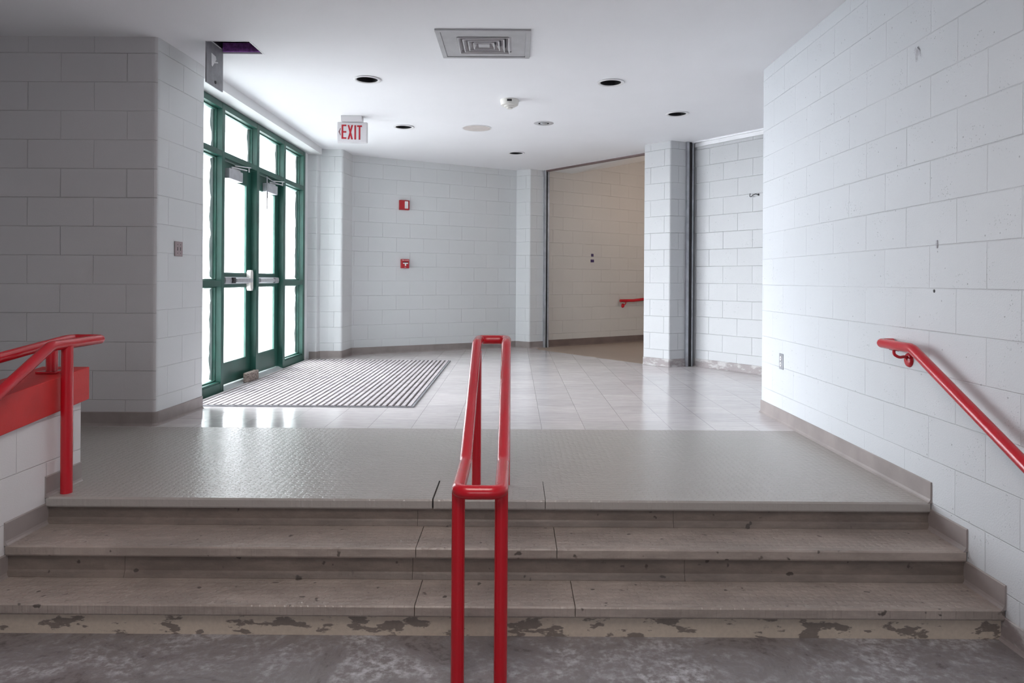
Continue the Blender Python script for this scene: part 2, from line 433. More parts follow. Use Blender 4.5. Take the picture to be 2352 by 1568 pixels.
# ---- wall_far_right : pier and the wall behind the second gate
d=(.5753,-.8178)
ex=(2.157+d[0]*3.2,8.568+d[1]*3.2)
mb=MB()
pier=[(p.x,p.y) for p in fillet([(1.75,9.05,0),(1.605,8.736,0),(1.866,8.455,0),(2.075,8.55,0)],[0,.012,.025,0],False,4)]
k=min(range(len(pier)),key=lambda i:abs(pier[i][0]-1.605)+abs(pier[i][1]-8.736))
arc_uv_wall(mb,pier[:k+1],ZB,T,u0=0)
arc_uv_wall(mb,pier[k:],ZB,T,u0=-.095)
arc_uv_wall(mb,[(2.075,8.55),(2.19,8.66)],ZB,T,u0=.0)
arc_uv_wall(mb,[(2.19,8.66),(2.205,8.60)],ZB,T,u0=.0)
off=(.045,.03)
a=(2.157+off[0],8.568+off[1]); b=(ex[0]+off[0],ex[1]+off[1])
arc_uv_wall(mb,[a,b],ZB,T,u0=-.4238)
arc_uv_wall(mb,[b,(b[0]+.3,b[1]+.2),(2.2,9.4),(1.75,9.05)],ZB,T,u0=0)
o=mb.build('wall_far_right','block_far'); struct(o)
# ---- bulkhead over the entrance and wall above the frame
mb=MB(); mb.box(-3.2,-2.51,5.61,9.066,2.648,CEIL)
o=mb.build('trim_1','plaster'); struct(o)
# ---- low ramp wall with red cap
def rampz(y): return .58-.085*(3.63-y)
mb=MB()
y0,y1=-1.2,3.59
mb.face([(-2.22,y0,ZB),(-2.22,y1,ZB),(-2.22,y1,rampz(y1)-.167),(-2.22,y0,rampz(y0)-.167)],[(y0+5,0+4.064),(y1+5,4.064),(y1+5,4.064+rampz(y1)-.167-ZB),(y0+5,4.064+rampz(y0)-.167-ZB)])
mb.face([(-2.42,y0,ZB-.3),(-2.42,y1,ZB-.3),(-2.42,y1,rampz(y1)-.167),(-2.42,y0,rampz(y0)-.167)],[(y0,0),(y1,0),(y1,1),(y0,1)])
for y in (y0,y1): mb.face([(-2.22,y,ZB),(-2.42,y,ZB),(-2.42,y,rampz(y)-.167),(-2.22,y,rampz(y)-.167)],[(0,0),(.1,0),(.1,.1),(0,.1)])
mb.face([(-2.22,y0,rampz(y0)-.167),(-2.42,y0,rampz(y0)-.167),(-2.42,y1,rampz(y1)-.167),(-2.22,y1,rampz(y1)-.167)],[(0,0),(.1,0),(.1,.1),(0,.1)])
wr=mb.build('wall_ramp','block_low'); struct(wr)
mb=MB(); mb.prism([(y0,rampz(y0)-.167),(3.63,rampz(3.63)-.167),(3.63,rampz(3.63)),(y0,rampz(y0))],'x',-2.445,-2.20)
o=mb.build('cap','redcap',wr,bevel=.004); o['label']='red painted sloping cap'
# ---- floors
mb=MB()
tp=[(-3.2,4.9),(5.2,4.9),(5.2,7.0),(1.9,8.9),(1.612,8.78),(.364,10.47),(.3,10.95),(-3.2,10.95)]
cap_poly(mb,tp,0); o=mb.build('floor','tile'); struct(o)
mb=MB(); cap_poly(mb,[(1.612,8.78),(1.9,8.9),(5.2,7.0),(5.2,14.3),(.3,10.95),(.364,10.47)],0)
o=mb.build('floor_corridor','rubber_corr'); struct(o)
mb=MB(); cap_poly(mb,[(-4.3,3.6),(-2.3,3.6),(-2.3,3.5),(-2.2155,3.5),(-2.2155,3.634),(2.05,3.634),(2.05,4.9),(-3.2,4.9),(-3.2,5.0),(-4.3,5.0)],0)
o=mb.build('floor_landing','rubber'); struct(o)
mb=MB(); cap_poly(mb,[(-2.3,-5.4),(2.1,-5.4),(2.1,3.0),(-2.3,3.0)],-.396)
o=mb.build('floor_hall','hall'); struct(o)
mb=MB(); mb.face([(-4.3,3.6,0),(-2.4,3.6,0),(-2.4,-1.06,-.396),(-4.3,-1.06,-.396)]); mb.face([(-4.3,-1.06,-.396),(-2.3,-1.06,-.396),(-2.3,-5.4,-.396),(-4.3,-5.4,-.396)])
o=mb.build('floor_ramp','rubber'); struct(o)
mb=MB(); mb.box(-14,-2.9,-4,20,-.2,-.03)
o=mb.build('ground_outside','concrete'); struct(o)
# ---- ceiling with real openings
mb=MB()
cpoly=[(-4.5,-5.6),(2.4,-5.6),(2.4,5.2),(5.4,5.2),(5.4,5.9),(3.34,7.64),(1.9,9.4),(1.72,9.32),(.47,10.86),(.3,11.2),(-3.3,11.2),(-3.3,5.61),(-4.5,5.61)]
mb.prism(cpoly,'z',CEIL,CEIL+.16)
ceil=mb.build('ceiling','ceiling')
HOLES=[(-1.264,5.943),(-1.247,7.789),(.004,9.35),(.806,5.988),(1.631,7.096)]
mb=MB()
for x,y in HOLES: mb.lathe([(0,CEIL-.05),(.092,CEIL-.05),(.092,CEIL+.3),(0,CEIL+.3)],40,(x,y,0))
mb.lathe([(0,CEIL-.05),(.06,CEIL-.05),(.06,CEIL+.3),(0,CEIL+.3)],32,(.299,7.57,0))
mb.box(-2.215,-1.912,5.008,5.284,CEIL-.05,CEIL+.3)
mb.box(-.41,-.055,4.875,5.205,CEIL-.05,CEIL+.3)
cut=mb.build('ceiling_cutter','black')
bo=ceil.modifiers.new('b','BOOLEAN'); bo.operation='DIFFERENCE'; bo.object=cut; bo.solver='EXACT'
bpy.context.view_layer.update()
dg=bpy.context.evaluated_depsgraph_get()
nm=bpy.data.meshes.new_from_object(ceil.evaluated_get(dg)); ceil.modifiers.clear(); ceil.data=nm
bpy.data.objects.remove(cut); struct(ceil)
# space above the ceiling hole: dark box with purple insulation
mb=MB()
x0,x1,ya,yb=-2.215,-1.912,5.008,5.284
z0,z1=CEIL+.16,CEIL+.6
mb.box(x0-.3,x1+.3,ya-.3,yb+.3,z1,z1+.02)
mb.box(x0-.32,x0-.3,ya-.3,yb+.3,z0,z1); mb.box(x1+.3,x1+.32,ya-.3,yb+.3,z0,z1)
mb.box(x0-.3,x1+.3,ya-.32,ya-.3,z0,z1); mb.box(x0-.3,x1+.3,yb+.3,yb+.32,z0,z1)
mb.box(x0+.002,x1-.002,ya+.001,ya+.005,CEIL+.01,z0); mb.box(x1-.006,x1-.002,ya+.005,yb-.002,CEIL+.01,z0); mb.box(x0+.002,x0+.006,ya+.005,yb-.002,CEIL+.03,z0); mb.box(x0+.006,x1-.006,yb-.004,yb-.001,CEIL+.01,z0)
o=mb.build('trim_2','black'); struct(o)
mb=MB(); mb.box(x0+.008,x1-.002,yb-.02,yb-.002,CEIL+.010,CEIL+.075)
o=mb.build('insulation_batt','purple'); tag(o,'purple insulation batt inside the open ceiling hatch beside the entrance','insulation')
# corridor ceiling, flat by the track then rising up the corridor
mb=MB()
A=(.46,10.85,CEIL+.001); B=(.894,11.17,CEIL+.001); C_=(2.223,12.10,3.10); Dd=(1.72,9.32,CEIL+.001); E_=(5.3,14.25,3.95); G_=(5.3,8.0,3.3); H_=(3.34,7.64,CEIL+.001)
mb.face([A,B,Dd]); mb.face([B,C_,Dd]); mb.face([C_,E_,G_]); mb.face([C_,G_,Dd]); mb.face([Dd,G_,H_])
mb.face([A,(.3,11.0,CEIL+.001),B])
o=mb.build('ceiling_corridor','plaster'); struct(o)
# ---- baseboards
def baseboard(name,path,m,z=0,h=.098,t=.007,flip=False,parent=None):
    """room is on the left-hand side of the path unless flip"""
    mb=MB(); n=len(path); s=-1 if flip else 1
    offp=[]
    for i in range(n):
        a=path[max(i-1,0)]; b=path[min(i+1,n-1)]
        def nr(p,q):
            dx,dy=q[0]-p[0],q[1]-p[1]; l=math.hypot(dx,dy) or 1; return (-dy/l*s,dx/l*s)
        n0=nr(path[i-1],path[i]) if i>0 else nr(path[i],path[i+1])
        n1=nr(path[i],path[i+1]) if i<n-1 else n0
        mx,my=n0[0]+n1[0],n0[1]+n1[1]; l=math.hypot(mx,my) or 1; mx/=l; my/=l
        k=1/max(.4,mx*n0[0]+my*n0[1]); offp.append((mx*k,my*k))
    prof=[(-.004,h),(t*.6,h),(t,h-.004),(t,.018),(t+.004,.008),(t+.013,.0),(-.004,0)]
    prof=[(a,b-.0 if b>0 else -.002) for a,b in prof]
    ring=[[(path[i][0]+offp[i][0]*q,path[i][1]+offp[i][1]*q,z+hh) for q,hh in prof] for i in range(n)]
    for i in range(n-1):
        for k in range(len(prof)-1):
            mb.face([ring[i][k],ring[i][k+1],ring[i+1][k+1],ring[i+1][k]])
    mb.face(ring[0]); mb.face(ring[-1][::-1])
    o=mb.build(name,m,parent); 
    if not parent: struct(o)
    return o
baseboard('baseboard_right',[(1.98,3.318),(1.98,5.61),(2.4,5.61)],'base_light')
for a,b,z in ((3.053,3.343,-.127),(2.812,3.078,-.267),(-5.3,2.837,-.396)):
    baseboard('baseboard_right',[(1.98,a),(1.98,b)],'base_light' if z>-.39 else 'base_worn',z)
baseboard('baseboard_left',[(-4.2,4.93)]+c2[1:]+[(-2.50,5.61)],'base',flip=True)
for a,b,z in ((3.318,3.59,0),(3.053,3.343,-.127),(2.812,3.078,-.267),(-1.2,2.837,-.396)):
    baseboard('baseboard_left',[(-2.22,a),(-2.22,b)],'base_light',z,flip=True)
kk=min(range(len(pf)),key=lambda i:abs(pf[i][0]-.438)+abs(pf[i][1]-10.842))
baseboard('baseboard_back',[(-2.66,9.065)]+pf[2:kk+1],'base',flip=True)
baseboard('baseboard_corridor',[(.50,10.888),(2.223,12.097),(5.0,14.04)],'base_dark',flip=True,h=.11)
baseboard('baseboard_pier',pier[1:],'base_worn',flip=True)
baseboard('baseboard_far_right',[a_ for a_ in ((2.157+off[0],8.568+off[1]),(ex[0]+off[0],ex[1]+off[1]))],'base_worn',flip=True,t=.010)
# ================================================================= STAIRCASE
st=empty('staircase',(0,3.0,-.396)); tag(st,'three-step staircase of grey-brown rubber treads between lower hall and landing','stairs')
def child(o,par):
    o.parent=par; o.matrix_parent_inverse=par.matrix_basis.inverted() if False else Matrix.Translation(par.location).inverted(); return o
m=MB()
for yc,zc in ((3.345,-.013),(3.081,-.14),(2.916,-.28)): m.box(-2.218,1.978,yc,3.9,-.5,zc)
child(m.build('concrete_core','darkmetal'),st)
steps=[(3.318,0,3.63,(-.385,.150)),(3.053,-.127,3.343,(-.425,.190)),(2.812,-.267,3.078,(-.395,.250))]
LX,RX=-2.215,1.975
for i,(yn,z,yb_,seams) in enumerate(steps):
    xs=[LX]+list(seams)+[RX]
    for a,b in zip(xs[:-1],xs[1:]):
        g=.0015; gl=.006 if (i==0 and a<-.3 and a>-1) else g
        top=.0025 if i==0 else 0
        prof=[(yn+.004,z-.045),(yn,z-.038),(yn-.001,z-.006),(yn+.004,z+top),(yn+.02,z+top),(yb_,z+top),(yb_,z-.012),(yn+.028,z-.012),(yn+.026,z-.045)]
        m=MB(); m.prism(prof[::-1],'x',a+gl,b-g)
        child(m.build('tread','tread' if i else 'rubber_top',None) if False else m.build('tread','tread' if i else 'rubber',None),st)
    # riser with a small cove at the foot
    zb=steps[i+1][1] if i<2 else -.396
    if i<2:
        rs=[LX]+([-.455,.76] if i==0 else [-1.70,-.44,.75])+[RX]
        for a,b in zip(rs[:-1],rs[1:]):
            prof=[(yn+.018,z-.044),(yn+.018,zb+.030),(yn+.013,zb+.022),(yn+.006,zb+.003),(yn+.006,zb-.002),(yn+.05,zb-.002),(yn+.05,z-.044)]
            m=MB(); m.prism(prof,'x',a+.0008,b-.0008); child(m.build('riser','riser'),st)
    else:
        m=MB(); m.prism([(yn+.022,z-.044),(yn+.022,-.40),(yn+.1,-.40),(yn+.1,z-.044)],'x',LX,RX)
        o=child(m.build('riser','stone'),st); o['label']='worn beige masonry bottom riser with dark chips'
# ================================================================= ENTRANCE
XF=-2.67
sf=empty('window_1',(XF,7.26,0)); struct(sf)
def part(name,mb_,m,par,**kw): return child(mb_.build(name,m,None,**kw),par)
D=.16
mb=MB()
VERT=[(5.60,5.66),(6.375,6.437),(7.235,7.305),(8.075,8.145),(8.82,8.90)]
for a,b in VERT:
    mb.box(XF-D,XF,a,b,0,2.64)
mb.box(XF-D,XF-.002,5.60,8.9,2.585,2.642)                 # head
mb.box(XF-D,XF-.002,5.60,8.9,2.150,2.203)                  # transom bar
for a,b in ((5.66,6.375),(8.145,8.82)):
    mb.box(XF-D,XF-.002,a,b,.965,1.022)                    # mid bar of sidelight
    mb.box(XF-D,XF-.002,a,b,0,.085)
    mb.box(XF-D+.02,XF-.012,a,b,.085,.10)
part('frame',mb,'green',sf,bevel=.002)
# fill at both sides between frame and masonry
mb=MB()
mb.box(XF-.30,XF-.02,8.90,9.07,0,2.648)
o=mb.build('trim_3','plaster'); struct(o)
# glazing stops (thin light green beads) and panes
XG=XF-.085
def pane(par,ya,yb,za,zb,xg=XG):
    m=MB(); m.box(xg-.004,xg+.004,ya,yb,za,zb); part('pane',m,'glass',par)
def bare_strip(yb,za,zb,wd=.062):
    n=max(8,int((zb-za)/.035)); pts=[(yb,za),(yb,zb)]
    for k in range(n,-1,-1): pts.append((yb-wd+random.uniform(-.008,.014)+.012*math.sin(k*.7),za+(zb-za)*(.02+.96*k/n)))
    m=MB(); m.prism(pts,'x',XG+.005,XG+.007); part('bare_glass_strip',m,'strip',sf)['label']='unpainted greenish strip along the pane edge'
mb=MB()
def stops(mb,ya,yb,za,zb,x,t=.012,dd=.03):
    mb.box(x,x+dd,ya,ya+t,za,zb); mb.box(x,x+dd,yb-t,yb,za,zb); mb.box(x,x+dd,ya+t,yb-t,za,za+t); mb.box(x,x+dd,ya+t,yb-t,zb-t,zb)
spans=[(5.66,6.375),(6.437,7.235),(7.305,8.075),(8.145,8.82)]
for a,b in spans:
    stops(mb,a,b,2.203,2.585,XG+.004); pane(sf,a,b,2.203,2.585)
for a,b in (spans[0],spans[3]):
    stops(mb,a,b,1.022,2.150,XG+.004); pane(sf,a,b,1.022,2.150)
    stops(mb,a,b,.10,.965,XG+.004); pane(sf,a,b,.10,.965)
part('glazing_bead',mb,'greenlight',sf)
for a,b in spans: bare_strip(b-.012,2.215,2.573,.052)
for a,b in (spans[0],spans[3]): bare_strip(b-.012,1.034,2.138); bare_strip(b-.012,.112,.953,.055)
# threshold
mb=MB(); mb.prism([(XF-.18,0.0),(XF-.18,.030),(XF-.05,.030),(XF+.01,.004),(XF+.01,0)],'y',6.437,8.075)
o=mb.build('trim_4','channel'); struct(o)
def make_door(name,ya,yb,latch_far,clo,label,with_latch):
    dr=empty(name,(XF-.06,ya,0)); struct(dr)
    xb,xf=XF-.105,XF-.06
    st_=.105
    mb=MB()
    mb.box(xb,xf,ya,ya+st_,.04,2.14); mb.box(xb,xf,yb-st_,yb,.04,2.14)
    mb.box(xb,xf,ya+st_,yb-st_,1.985,2.14); mb.box(xb,xf,ya+st_,yb-st_,.96,1.085); mb.box(xb,xf,ya+st_,yb-st_,.04,.235)
    part('leaf_frame',mb,'green',dr,bevel=.003)
    for za,zb in ((1.085,1.985),(.235,.96)):
        m=MB(); m.box(xb+.018,xb+.026,ya+st_,yb-st_,za,zb); part('pane',m,'glass',dr)
        m=MB(); stops(m,ya+st_,yb-st_,za,zb,xb+.026,.010,.016); part('glazing_bead',m,'greenlight',dr)
    # panic bar : housing, push pad, end cap
    za=1.02
    y_a,y_b=(ya+.10,yb-.02) if with_latch else (ya+.02,yb-.06)
    m=MB(); m.prism([(xf,za-.034),(xf+.028,za-.030),(xf+.034,za),(xf+.028,za+.030),(xf,za+.034)],'y',y_a,y_b)
    bar=part('panic_bar',m,'alugrey',dr,bevel=.002)
    m=MB(); 
    pa,pbb=(y_a+.22,y_b-.05) if with_latch else (y_a+.06,y_b-.20)
    m.prism([(xf+.03,za-.024),(xf+.052,za-.020),(xf+.056,za),(xf+.052,za+.020),(xf+.03,za+.024)],'y',pa,pbb)
    q=m.build('push_pad','alu',None,bevel=.002); q.parent=bar
    m=MB(); m.box(xf+.028,xf+.046,y_a+.14,y_a+.20,za-.028,za+.028) if with_latch else m.box(xf+.028,xf+.04,y_b-.18,y_b-.15,za-.026,za+.026)
    q=m.build('bar_joint','black',None); q.parent=bar
    if with_latch:
        pts=[]
        w_,h_=.038,.105
        c=yb-.075
        pts=[(c-w_*.6,za-h_),(c+w_*.6,za-h_),(c+w_,za-h_*.75),(c+w_,za+h_*.75),(c+w_*.6,za+h_),(c-w_*.6,za+h_),(c-w_,za+h_*.75),(c-w_,za-h_*.75)]
        m=MB(); m.prism(pts,'x',xf,xf+.045); q=part('latch_case',m,'offwhite',dr,bevel=.004)
    # closer
    ca,cb=clo
    m=MB(); m.box(xf,xf+.062,ca,cb,1.975,2.070); cl=part('door_closer',m,'alugrey',dr,bevel=.003)
    m=MB(); ym=(ca+cb)/2
    m.box(xf+.02,xf+.045,ca+.10,cb-.02,2.070,2.088)
    m.tube([(xf+.03,ca+.13,2.095),(xf+.085,ca+.36,2.098)],.007,8)
    m.tube([(xf+.03,ca+.20,2.118),(xf+.10,cb+.10,2.135)],.006,8); m.tube([(xf+.085,cb+.09,2.09),(xf+.085,cb+.09,2.14)],.008,8)
    q=m.build('closer_arm','alu',None); q.parent=cl
    return dr
make_door('door_1',6.440,7.232,True,(6.53,6.86),'near',True)
make_door('door_2',7.308,8.072,False,(7.56,7.86),'far',False)
# dangling broken closer rod on the far door
mb=MB(); mb.tube([(XF+.01,7.50,2.13),(XF+.01,7.50,1.78)],.0065,8); mb.tube([(XF+.01,7.50,2.12),(XF+.0,7.80,2.10)],.006,8); mb.tube([(XF+.01,7.50,1.98),(XF+.01,7.50,1.90)],.011,8)
o=mb.build('closer_rod','steel'); 
o.parent=bpy.data.objects['door_2']; o.matrix_parent_inverse=Matrix.Translation(bpy.data.objects['door_2'].location).inverted(); o['label']='loose vertical closer rod hanging from the head'
# wedge block holding the door
mb=MB(); mb.box(-.025,.03,-.145,.145,0,.092)
o=mb.build('door_stop_block','block_stop',bevel=.006,loc=(-2.655,7.06,.012)); o.rotation_euler=(0,.0,.02)
tag(o,'worn brown brick lying on the threshold against the nearer green door','brick')
# ================================================================= FLOOR MAT
fm=empty('floor_mat',(-1.74,7.3,0)); tag(fm,'large pale ribbed entrance mat with dark grooves in front of green doors','mat')
mb=MB(); mb.box(-2.655,-.83,5.70,8.94,.0005,.004); part('backing',mb,'mat_gap',fm)
mb=MB(); n=35; W=(2.655-.83)/n
for i in range(n):
    x=-2.655+W*i
    mb.prism([(x+.008,.004),(x+W-.008,.004),(x+W-.011,.013),(x+.011,.013)],'y',5.703,8.937)
part('rib',mb,'mat_rib',fm)['kind']='stuff'
mb=MB(); mb.box(-.832,-.818,5.69,8.95,.0,.011); mb.box(-2.655,-.832,5.69,5.70,.0,.009); mb.box(-2.655,-.832,8.94,8.95,.0,.009)
part('edge_strip',mb,'steel',fm)
# ================================================================= HANDRAILS
RAD=.0245
def rail_thing(name,loc,label,group=None):
    e=empty(name,loc); tag(e,label,'handrail',group); return e
# centre
xl,xr=-.195,-.043; zl,zt=.304,.715
cr=rail_thing('handrail',(-.12,3.2,-.396),'double red pipe handrail down the middle of the stairs')
loop=[(xl,2.44,zl),(xr,2.44,zl),(xr,2.82,zl),(xr,3.62,zt),(xr,3.85,zt),(xl,3.85,zt),(xl,3.62,zt),(xl,2.82,zl)]
path=fillet(loop,[.045,.045,.10,.10,.045,.045,.10,.10],True,8)
mb=MB(); mb.tube(path,RAD,20,closed=True); part('rail_loop',mb,'red',cr,smooth=True)
for x,y,z0_,z1_ in ((xl,2.478,-.396,zl),(xr,2.478,-.396,zl),(xl+.004,3.568,.0,.69),(xr,3.568,.0,.69)):
    mb=MB(); mb.tube([(x,y,z0_),(x,y,z1_-.008)],.0238,20); part('post',mb,'red',cr,smooth=True)
# left, half on the stairs and half on the ramp cap
lr=rail_thing('handrail',(-2.2,3.4,0),'looped red pipe handrail at left over the red-capped low wall')
xs_,xb_=-2.165,-2.31
zz=.72
def rz(y): return .72-.088*(3.62-y)
path=[(xs_,2.44,zl),(xs_,2.82,zl),(xs_,3.28,.545+.0)]
pp=[(xs_,2.30,.31),(xs_,2.83,.31),(xs_,3.27,zz-.515*(3.27-3.27)),]
pp=[(xs_,2.20,zz-.515*.82+.0),(xs_,2.45,zz-.515*.82),(xs_,3.27,zz),(xs_,3.675,zz),(xb_,3.675,zz),(xb_,3.60,zz),(xb_,-.8,rz(-.8))]
path=fillet(pp,[0,.1,.09,.028,.028,.1,0],False,8)
mb=MB(); mb.tube(path,RAD,20); part('rail_loop',mb,'red',lr,smooth=True)
mb=MB(); mb.tube([(-2.160,3.385,.0),(-2.160,3.385,zz-.01)],.0262,20); part('post',mb,'red',lr,smooth=True)
mb=MB(); mb.tube([(-2.160,2.30,-.396),(-2.160,2.30,zz-.515*.82)],.0262,20); part('post',mb,'red',lr,smooth=True)
mb=MB(); mb.tube([(xb_,3.50,rampz(3.5)),(xb_,3.50,zz-.01)],.0262,20); part('post',mb,'red',lr,smooth=True)
mb=MB(); mb.tube([(xb_,2.1,rampz(2.1)),(xb_,2.1,rz(2.1))],.0262,20); part('post',mb,'red',lr,smooth=True)
for y in (3.50,2.1):
    mb=MB(); mb.box(xb_-.05,xb_+.05,y-.05,y+.05,rampz(y)-.003,rampz(y)+.007); part('base_plate',mb,'red',lr,bevel=.002)
# right wall rail
def wall_bracket(rail,foot,nrm,parent,along):
    """rail: point under tube; foot: point on the wall; nrm: wall normal"""
    rail=Vector(rail); foot=Vector(foot); n=Vector(nrm).normalized()
    q=[rail,rail+Vector((0,0,-.022)),foot+n*.05+Vector((0,0,.012)),foot+n*.018+Vector((0,0,.018)),foot+n*.006]
    m=MB(); m.tube(fillet(q,.03,False,6),.0075,12); b=part('bracket',m,'red',parent,smooth=True)
    m=MB()
    # wall disc
    t=Vector((0,0,1)).cross(n).normalized(); up=Vector((0,0,1))
    seg=28; rr=[(0,.012),(.026,.012),(.033,.008),(.037,.0),(.037,-.001)]
    for k in range(len(rr)-1):
        (r0,h0),(r1,h1)=rr[k],rr[k+1]
        for i in range(seg):
            a0=2*math.pi*i/seg; a1=2*math.pi*(i+1)/seg
            P=lambda r,h,a: foot+n*h+t*math.cos(a)*r+up*math.sin(a)*r
            f_=[P(r0,h0,a0),P(r0,h0,a1),P(r1,h1,a1),P(r1,h1,a0)]
            if r0<1e-6: f_=[f_[0],f_[2],f_[3]]
            m.face(f_)
    d_=m.build('wall_disc','red',None,smooth=True); d_.parent=b
    m=MB(); a=Vector(along).normalized(); c=rail+Vector((0,0,.003))
    P=[c+a*.035+t*.011,c-a*.035+t*.011,c-a*.035-t*.011,c+a*.035-t*.011]
    m.face(P); m.face([p+Vector((0,0,-.006)) for p in P][::-1])
    for i in range(4): m.face([P[i],P[(i+1)%4],P[(i+1)%4]+Vector((0,0,-.006)),P[i]+Vector((0,0,-.006))])
    s_=m.build('saddle','red',None); s_.parent=b
rr_=rail_thing('handrail',(1.9,3.3,0),'red wall-mounted pipe handrail sloping down along right wall above the stairs')
xw=1.905; zr=.728
pp=[(1.972,3.655,zr),(xw,3.655,zr),(xw,3.36,zr),(xw,2.50,zr-.86*.482),(xw,1.9,zr-1.46*.482)]
mb=MB(); mb.tube(fillet(pp,[0,.03,.12,0,0],False,8),.0245,20); part('rail',mb,'red',rr_,smooth=True)
wall_bracket((xw,3.52,zr-.024),(1.979,3.515,.655),(-1,0,0),rr_,(0,1,0))
wall_bracket((xw,2.2,zr-1.16*.482-.024),(1.979,2.2,.655-1.16*.482),(-1,0,0),rr_,(0,1,-.48))
# corridor rail
dc=Vector((.8185,.5744,0)); nc=Vector((.5744,-.8185,0))
def cw(t,h,z): p=Vector((.5,10.888,0))+dc*t+nc*h; p.z=z; return p
crr=rail_thing('handrail',tuple(cw(1.6,.06,0)),'short red wall handrail seen in the side corridor beyond the pier')
t0=1.49
# wall position is offset; the rail starts where it shows left of the pier
mb=MB(); mb.tube(fillet([cw(t0,.07,.705),cw(t0+.30,.07,.705),cw(t0+2.2,.07,.86)],.2,False,6),.0245,16); part('rail',mb,'red',crr,smooth=True)
wall_bracket(cw(t0+.12,.07,.681),cw(t0+.12,.001,.62),nc,crr,dc)
# ================================================================= FOLDING GATE TRACKS
def gate(loc_pts,label,m_post,groupname):
    pass
g1=empty('gate_track',(.47,10.86,0)); tag(g1,'brown ceiling track and slotted post of the corridor folding gate','gate track')
dg_=Vector((1.29,-1.52,0)).normalized(); ng=Vector((dg_.y,-dg_.x,0))
def slab(mb,p,q,w_,z0_,z1_,mi=0):
    p=Vector((p[0],p[1],0)); q=Vector((q[0],q[1],0)); t=(q-p).normalized(); n=Vector((-t.y,t.x,0))*w_/2
    pts=[p-n,q-n,q+n,p+n]; mb.prism([(v.x,v.y) for v in pts],'z',z0_,z1_,mi)
mb=MB(); slab(mb,(.440,10.825),(.468,10.835),.05,0,CEIL); slab(mb,(.488,10.85),(.512,10.862),.05,0,CEIL)
part('post',mb,'steel',g1)
mb=MB(); slab(mb,(.462,10.850),(.495,10.872),.035,0,CEIL); part('slot',mb,'darkmetal',g1)
mb=MB(); slab(mb,(.47,10.85),(1.73,9.31),.05,CEIL-.022,CEIL+.003); part('track',mb,'track',g1)
g2=empty('gate_track',(2.12,8.56,0)); tag(g2,'metal ceiling channel with glare in its colour and slotted post of the closed gate recess at right','gate track')
mb=MB(); slab(mb,(2.078,8.535),(2.108,8.548),.035,0,CEIL); slab(mb,(2.150,8.560),(2.165,8.566),.03,0,CEIL); part('post',mb,'steel',g2,bevel=.001)
mb=MB(); slab(mb,(2.104,8.560),(2.155,8.578),.03,0,CEIL); part('slot',mb,'darkmetal',g2)
a2=(2.16,8.56); b2=(ex[0],ex[1])
mb=MB(); slab(mb,(a2[0]+.0,a2[1]+.0),b2,.035,CEIL-.012,CEIL+.002)
q=(.82*.04,.575*.04)
slab(mb,(a2[0]+q[0],a2[1]+q[1]),(b2[0]+q[0],b2[1]+q[1]),.018,CEIL-.058,CEIL-.012)
part('track',mb,'channel',g2)  # glare along the header is put into its pale colour
# ================================================================= CEILING FITTINGS
dl_labels=['open black recessed downlight nearest the ceiling hatch, left of the square vent','small dark recessed downlight just right of the exit sign','farthest recessed downlight, near the back wall corner','recessed downlight right of the square vent, nearest the right wall top corner','recessed downlight above the right-hand pier and gate']
def downlight():
    e=empty('recessed_downlight'); e['category']='downlight'; e['group']='empty recessed ceiling downlights'
    m=MB(); m.lathe([(.088,.0),(.114,-.001),(.117,-.005),(.112,-.009),(.098,-.010),(.090,-.006),(.0885,.03)],44); m.build('trim_ring','white',e,smooth=True)
    m=MB(); m.lathe([(.0885,-.002),(.085,.10),(.070,.20),(0,.21)],36); m.build('can','black',e,smooth=True)
    m=MB(); m.lathe([(0,.13),(.03,.13),(.034,.16),(.02,.20),(0,.20)],20); m.build('lamp_socket','darkmetal',e,smooth=True)
    return e
proto=downlight(); kids=list(proto.children)
for i,(x,y) in enumerate(HOLES):
    if i==0: e=proto
    else:
        e=proto.copy(); COL.objects.link(e)
        for ch in kids:
            c=ch.copy(); COL.objects.link(c); c.parent=e
    e.location=(x,y,CEIL); e['label']=dl_labels[i]
# vent
vt=empty('ceiling_vent',(-.23,5.03,CEIL)); tag(vt,'square grey ceiling air vent with nested square louvres','vent')
vx0,vx1,vy0,vy1=-.556,.098,4.73,5.33
def frame_ring(mb,x0,x1,y0,y1,wd,z0_,z1_):
    mb.box(x0,x1,y0,y0+wd,z0_,z1_); mb.box(x0,x1,y1-wd,y1,z0_,z1_); mb.box(x0,x0+wd,y0+wd,y1-wd,z0_,z1_); mb.box(x1-wd,x1,y0+wd,y1-wd,z0_,z1_)
mb=MB(); frame_ring(mb,vx0,vx1,vy0,vy1,.034,CEIL-.012,CEIL+.001); part('frame',mb,'grey',vt,bevel=.002)
mb=MB(); frame_ring(mb,vx0+.036,vx1-.036,vy0+.036,vy1-.036,.100,CEIL-.007,CEIL+.001); part('panel',mb,'grey',vt)
cx_,cy_=-.233,5.04
def louvre(h0,z0_,h1,z1_,th=.003):
    m=MB()
    ox,oy=h0; ix,iy=h1
    A=[(cx_-ox,cy_-oy,z0_),(cx_+ox,cy_-oy,z0_),(cx_+ox,cy_+oy,z0_),(cx_-ox,cy_+oy,z0_)]
    B=[(cx_-ix,cy_-iy,z1_),(cx_+ix,cy_-iy,z1_),(cx_+ix,cy_+iy,z1_),(cx_-ix,cy_+iy,z1_)]
    A2=[(x,y,z+th) for x,y,z in A]; 
    for i in range(4):
        j=(i+1)%4; m.face([A[i],A[j],B[j],B[i]])
    # thickened lip
    for i in range(4):
        j=(i+1)%4
        p,q_=Vector(A[i]),Vector(A[j]); m.tube([p,q_],.0042,6)
    return m
